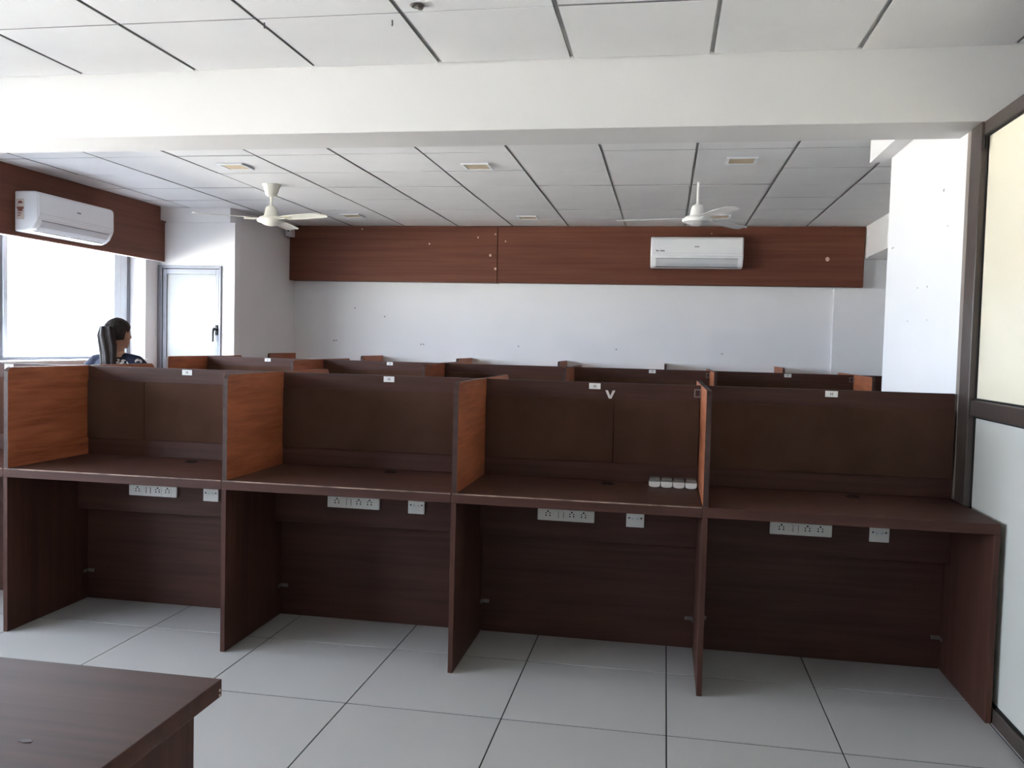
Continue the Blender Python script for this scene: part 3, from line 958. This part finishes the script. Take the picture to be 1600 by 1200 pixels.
# ------------------------------------------------------------------ foreground desk
t = thing('desk', (-1.55, 1.1, 0), 'dark brown desk in the lower left foreground, nearest the camera', 'desk')
xr, yr = -0.773, 1.434
dt = obj('desktop', box((-2.35, 0.55, ZT - 0.032), (xr, yr, ZT)), WAL[0], t, bevel=0.0015)
cs = MB()
for zz in (ZT - 0.0185, ZT - 0.0275):
    cs.prism([(yr - 0.008 + 0.0028 * math.cos(q * .785), zz + 0.0028 * math.sin(q * .785)) for q in range(8)], 0, xr - 0.0002, xr + 0.0009)
obj('edge_chips', cs, FILL, dt)
sm = MB().prism([(-0.935 + 0.010 * math.cos(q * .524) * (1 + 0.3 * math.sin(3 * q)), 1.142 + 0.006 * math.sin(q * .524)) for q in range(12)], 2, ZT + 0.0001, ZT + 0.0006)
obj('glue_smudge', sm, EDGE, dt)
obj('leg_panel', box((-0.822, 0.58, 0.001), (-0.800, 1.366, ZT - 0.0325)), WAL[2], t, bevel=0.001)
obj('leg_panel', box((-2.31, 0.58, 0.001), (-2.288, 1.366, ZT - 0.0325)), WAL[2], t, bevel=0.001)
obj('modesty_panel', box((-2.31, 1.367, 0.12), (-0.800, 1.387, ZT - 0.0325)), WAL[0], t, bevel=0.001)

# ------------------------------------------------------------------ white tubs on the V desk
for k in range(4):
    cx = -0.029 + k * 0.0535
    cyy = 3.905
    lb = ['leftmost', 'second from the left', 'third from the left', 'rightmost'][k] + ' of four white round-fronted tubs on the desk below the letter V'
    root = thing('white_tub', (cx, cyy, ZT), lb, 'tub', 'white tubs on the desk')
    hw = 0.0255
    pts = [(cx - hw, 0.026), (cx + hw, 0.026)]
    for q in range(1, 12):
        a = math.pi * q / 12
        pts.append((cx + hw * math.cos(a) ** 1 if True else 0, 0.014 - 0.013 * math.sin(a) ** 0.6))
    bd = MB().prism([(p[0], ZT + p[1]) for p in pts][::-1], 1, cyy - 0.004, cyy + 0.05)
    obj('tub_body', bd, PLAST, root, bevel=0.0015)
    cl = MB()
    z0, z1 = ZT + 0.0265, ZT + 0.044
    cl.box((cx - hw, cyy, z0), (cx - hw + 0.0015, cyy + 0.05, z1)).box((cx + hw - 0.0015, cyy, z0), (cx + hw, cyy + 0.05, z1)).box((cx - hw + 0.0015, cyy + 0.0485, z0), (cx + hw - 0.0015, cyy + 0.05, z1))
    cl.box((cx - hw + 0.0015, cyy, z0), (cx + hw - 0.0015, cyy + 0.0015, z1))
    obj('clear_rim', cl, CLEAR, root)
    obj('tub_filling', box((cx - hw + 0.003, cyy + 0.004, z0), (cx + hw - 0.003, cyy + 0.047, z0 + 0.009)), ACG, root)

# ------------------------------------------------------------------ the woman
PX, PY = -3.80, 5.52
woman = thing('person', (PX, PY, 0), 'woman with dark ponytail and navy floral top seen from behind near the window', 'person')


def remesh(name, mb, m, parent, vox, it, rotz=0.0, fac=0.6):
    me = mb.mesh(name + '_raw', m)
    o = bpy.data.objects.new(name + '_raw', me)
    COL.objects.link(o)
    r = o.modifiers.new('r', 'REMESH')
    r.mode = 'VOXEL'
    r.voxel_size = vox
    s_ = o.modifiers.new('s', 'SMOOTH')
    s_.factor = fac
    s_.iterations = it
    dg = bpy.context.evaluated_depsgraph_get()
    dg.update()
    nm = bpy.data.meshes.new_from_object(o.evaluated_get(dg))
    nm.name = name
    for p in nm.polygons:
        p.use_smooth = True
    bpy.data.objects.remove(o)
    bpy.data.meshes.remove(me)
    q = bpy.data.objects.new(name, nm)
    COL.objects.link(q)
    q.parent = parent
    return q


def ring(cx, cy_, cz, rx, ry, n=20):
    return [(cx + rx * math.cos(2 * math.pi * i / n), cy_ + ry * math.sin(2 * math.pi * i / n), cz) for i in range(n)]


HT = math.radians(-14)       # head turned to her right
RH = Matrix.Rotation(HT, 3, 'Z')
HC = Vector((0.0, 0.012, 1.385))


def hd_(p):
    return HC + RH @ Vector(p)


body = MB()
# torso
torso = [(0.70, .085, .07), (0.76, .145, .10), (0.82, .158, .108), (0.90, .125, .088), (0.97, .122, .085), (1.05, .138, .098), (1.12, .150, .095), (1.17, .158, .085), (1.205, .13, .068), (1.232, .075, .055), (1.25, .05, .05)]
body.loft([ring(0, 0, z, a, b) for z, a, b in torso])
body.tube([(0, 0.0, 1.20), (0, 0.004, 1.25), (0, 0.012, 1.33)], [0.052, 0.047, 0.048], 16)
# head
body.ell(hd_((0, -0.004, 0.018)), (.073, .090, .085), 20, 14, rot=RH)
body.ell(hd_((0, 0.022, -0.035)), (.058, .066, .072), 18, 12, rot=RH)
body.ell(hd_((0, 0.062, -0.082)), (.026, .024, .022), 12, 8, rot=RH)
body.tube([hd_((0, 0.086, 0.014)), hd_((0, 0.098, -0.010)), hd_((0, 0.106, -0.026))], [.008, .010, .013], 10)
body.ell(hd_((0.011, 0.095, -0.028)), (.009, .010, .008), 10, 8)
body.ell(hd_((-0.011, 0.095, -0.028)), (.009, .010, .008), 10, 8)
body.ell(hd_((0, 0.083, -0.053)), (.021, .011, .006), 12, 8, rot=RH)
body.ell(hd_((0, 0.081, -0.063)), (.018, .011, .007), 12, 8, rot=RH)
for s_ in (-1, 1):
    body.ell(hd_((s_ * 0.073, -0.002, -0.006)), (.010, .018, .031), 12, 10, rot=RH @ Matrix.Rotation(s_ * 0.25, 3, 'Y'))
    body.ell(hd_((s_ * 0.072, 0.006, -0.030)), (.007, .010, .012), 10, 8, rot=RH)
    # legs
    body.tube([(s_ * .082, 0, .78), (s_ * .086, 0.004, .62), (s_ * .084, 0.006, .46), (s_ * .083, 0.008, .40), (s_ * .082, -0.010, .28), (s_ * .080, -0.008, .14), (s_ * .080, -0.006, .055)], [.088, .080, .060, .053, .052, .038, .034], 16)
    body.loft([[(s_ * .085 + q[0] * w_, y_, 0.022 + h_ * q[1]) for q in ((-1, -.9), (0, -1), (1, -.9), (1, .2), (.6, .9), (0, 1), (-.6, .9), (-1, .2))] for (y_, w_, h_) in ((-.06, .024, .02), (-.03, .031, .034), (.04, .036, .028), (.10, .042, .018), (.15, .036, .012), (.165, .022, .008))])
    # arms hang down, slightly bent
    body.tube([(s_ * .030, 0, 1.235), (s_ * .09, 0, 1.208), (s_ * .150, 0, 1.180)], [.030, .036, .046], 14)
    body.tube([(s_ * .150, 0, 1.178), (s_ * .180, -0.004, 1.155), (s_ * .196, -0.008, 1.06), (s_ * .204, -0.004, .95), (s_ * .206, 0.012, .925), (s_ * .208, .045, .83), (s_ * .206, .072, .745)], [.050, .050, .041, .037, .036, .034, .023], 14)
    # palm and fingers
    wx, wy, wz = s_ * .206, .075, .735
    body.loft([[(wx + q[0] * tx, wy + q[1] * ty + dy, zz) for q in ((-1, -1), (1, -1), (1, 1), (-1, 1))] for (zz, tx, ty, dy) in ((.745, .014, .022, 0), (.715, .014, .034, .004), (.675, .012, .038, .008), (.655, .010, .036, .010))])
    for k, (dy, ln) in enumerate(((-.027, .055), (-.009, .068), (.010, .074), (.029, .066))):
        b0 = Vector((wx, wy + .010 + dy, .664))
        body.tube([b0 + Vector((0, 0, .015)), b0, b0 + Vector((-s_ * .006, .003, -ln * .45)), b0 + Vector((-s_ * .018, .004, -ln * .75)), b0 + Vector((-s_ * .030, .004, -ln * .95))], [.009, .0088, .0082, .0075, .006], 8)
    body.tube([(wx, wy + .026, .722), (wx - s_ * .010, wy + .050, .700), (wx - s_ * .016, wy + .060, .672), (wx - s_ * .020, wy + .060, .648)], [.012, .0105, .0095, .007], 8)
bd = remesh('body', body, SKIN, woman, 0.0052, 4)
bd['label'] = 'bare skin of face, neck and arms'
tp = MB()
g_ = 0.011
tp.loft([ring(0, 0, z, a + g_, b + g_, 24) for z, a, b in torso[1:9]] + [ring(0, 0.0, 1.224, .085, .064, 24)])
tp.loft([ring(0, 0, z, a, b, 24) for z, a, b in ((0.74, .172, .125), (0.80, .172, .122), (.90, .145, .105))])
for s_ in (-1, 1):
    tp.tube([(s_ * .045, 0, 1.222), (s_ * .10, 0, 1.205), (s_ * .150, 0, 1.183)], [.034, .044, .058], 18)
    tp.tube([(s_ * .12, 0, 1.186), (s_ * .152, 0, 1.178), (s_ * .186, -0.004, 1.152), (s_ * .203, -0.008, 1.06), (s_ * .212, -0.006, .975)], [.052, .060, .060, .056, .054], 18)
cl = remesh('top', tp, TOP, woman, 0.007, 4)
cl['label'] = 'navy top with a pale floral print'
tr_ = MB()
tr_.loft([ring(0, 0, z, a, b, 24) for z, a, b in ((0.70, .13, .10), (0.76, .160, .114), (0.82, .168, .118), (.88, .150, .105))])
for s_ in (-1, 1):
    tr_.tube([(s_ * .080, 0, .79), (s_ * .086, 0.004, .62), (s_ * .086, 0.006, .43), (s_ * .084, -0.006, .28), (s_ * .082, -0.006, .075)], [.097, .091, .072, .064, .056], 18)
remesh('trousers', tr_, DENIM, woman, 0.008, 4)
for s_ in (-1, 1):
    sh = MB().loft([[(s_ * .085 + q[0] * w_, y_, 0.001 + h_ * (q[1] + 1)) for q in ((-1, -1), (1, -1), (1, .2), (.6, .9), (0, 1), (-.6, .9), (-1, .2))] for (y_, w_, h_) in ((-.072, .026, .025), (-.03, .040, .034), (.04, .044, .03), (.10, .050, .022), (.155, .042, .018), (.176, .026, .012))])
    obj('shoe', MB().add([(v[0] + PX, v[1] + PY, v[2]) for v in sh.v], sh.f), SHOE, woman, smooth=True)
# eyes
for s_ in (-1, 1):
    e = MB().ell(Vector((PX, PY, 0)) + hd_((s_ * 0.030, 0.076, 0.004)), (.011, .008, .006), 12, 8, rot=RH)
    obj('eye', e, PAPER, bd)
# hair: cap, gathered ponytail
hr = MB()


def hpt(th, ph, k=1.0):
    # th elevation, ph azimuth (0 = +x, pi/2 = face)
    return hd_((k * .084 * math.cos(th) * math.cos(ph), -0.008 + k * .102 * math.cos(th) * math.sin(ph), 0.020 + k * .094 * math.sin(th)))


n = 36
rings = []
for a in range(11):
    rr = []
    for i in range(n):
        ph = 2 * math.pi * i / n
        fr_ = max(0.0, math.sin(ph))                     # 1 towards the face
        side = abs(math.cos(ph))
        low = -1.0 + 1.45 * fr_ ** 0.55 + 0.25 * side * (1 - fr_)    # hairline elevation
        th = low + (math.pi / 2 * 0.985 - low) * a / 10
        st = 1.0 + 0.012 * math.sin(ph * 17 + a * 0.7)
        rr.append(hpt(th, ph, st * (0.97 if a == 0 else 1.0)))
    rings.append(rr)
hr.loft(rings)
ha = remesh('hair', hr, HAIR, woman, 0.004, 2)
ha['label'] = 'dark hair tied back'
# ponytail hangs down her back to the left of the neck
base = hd_((0.0, -0.088, 0.035))
strand = MB()
random.seed(3)
path = [Vector((0.002, 0.012, .014)), Vector((0.002, -.016, .006)), Vector((.006, -.024, -.045)), Vector((.014, -.018, -.11)), Vector((.022, -.024, -.17)), Vector((.030, -.040, -.23)), Vector((.034, -.046, -.30)), Vector((.034, -.044, -.36))]
rad = [.024, .040, .050, .052, .048, .043, .034, .012]
for k in range(70):
    a = random.uniform(0, 2 * math.pi)
    q = math.sqrt(random.uniform(0.05, 1.0))
    pts, rs = [], []
    end = random.choice((6, 7, 7, 8))
    for i in range(end):
        tw = a + (0.10 + 0.05 * math.sin(k)) * i
        off = Vector((math.cos(tw) * rad[i] * q * 1.15, math.sin(tw) * rad[i] * q * 0.8, random.uniform(-.006, .006)))
        pts.append(base + path[i] + off)
        rs.append(max(0.003, rad[i] * 0.19))
    rs[-1] = 0.002
    strand.tube(pts, rs, 7)
pt = remesh('ponytail', strand, HAIR, woman, 0.004, 1)
bandc = base + Vector((-0.004, -0.004, 0.010))
bn = MB().ell(Vector((PX, PY, 0)) + bandc, (.026, .020, .026), 14, 10, rot=RH)
obj('hair_tie', bn, SHOE, pt, smooth=True)
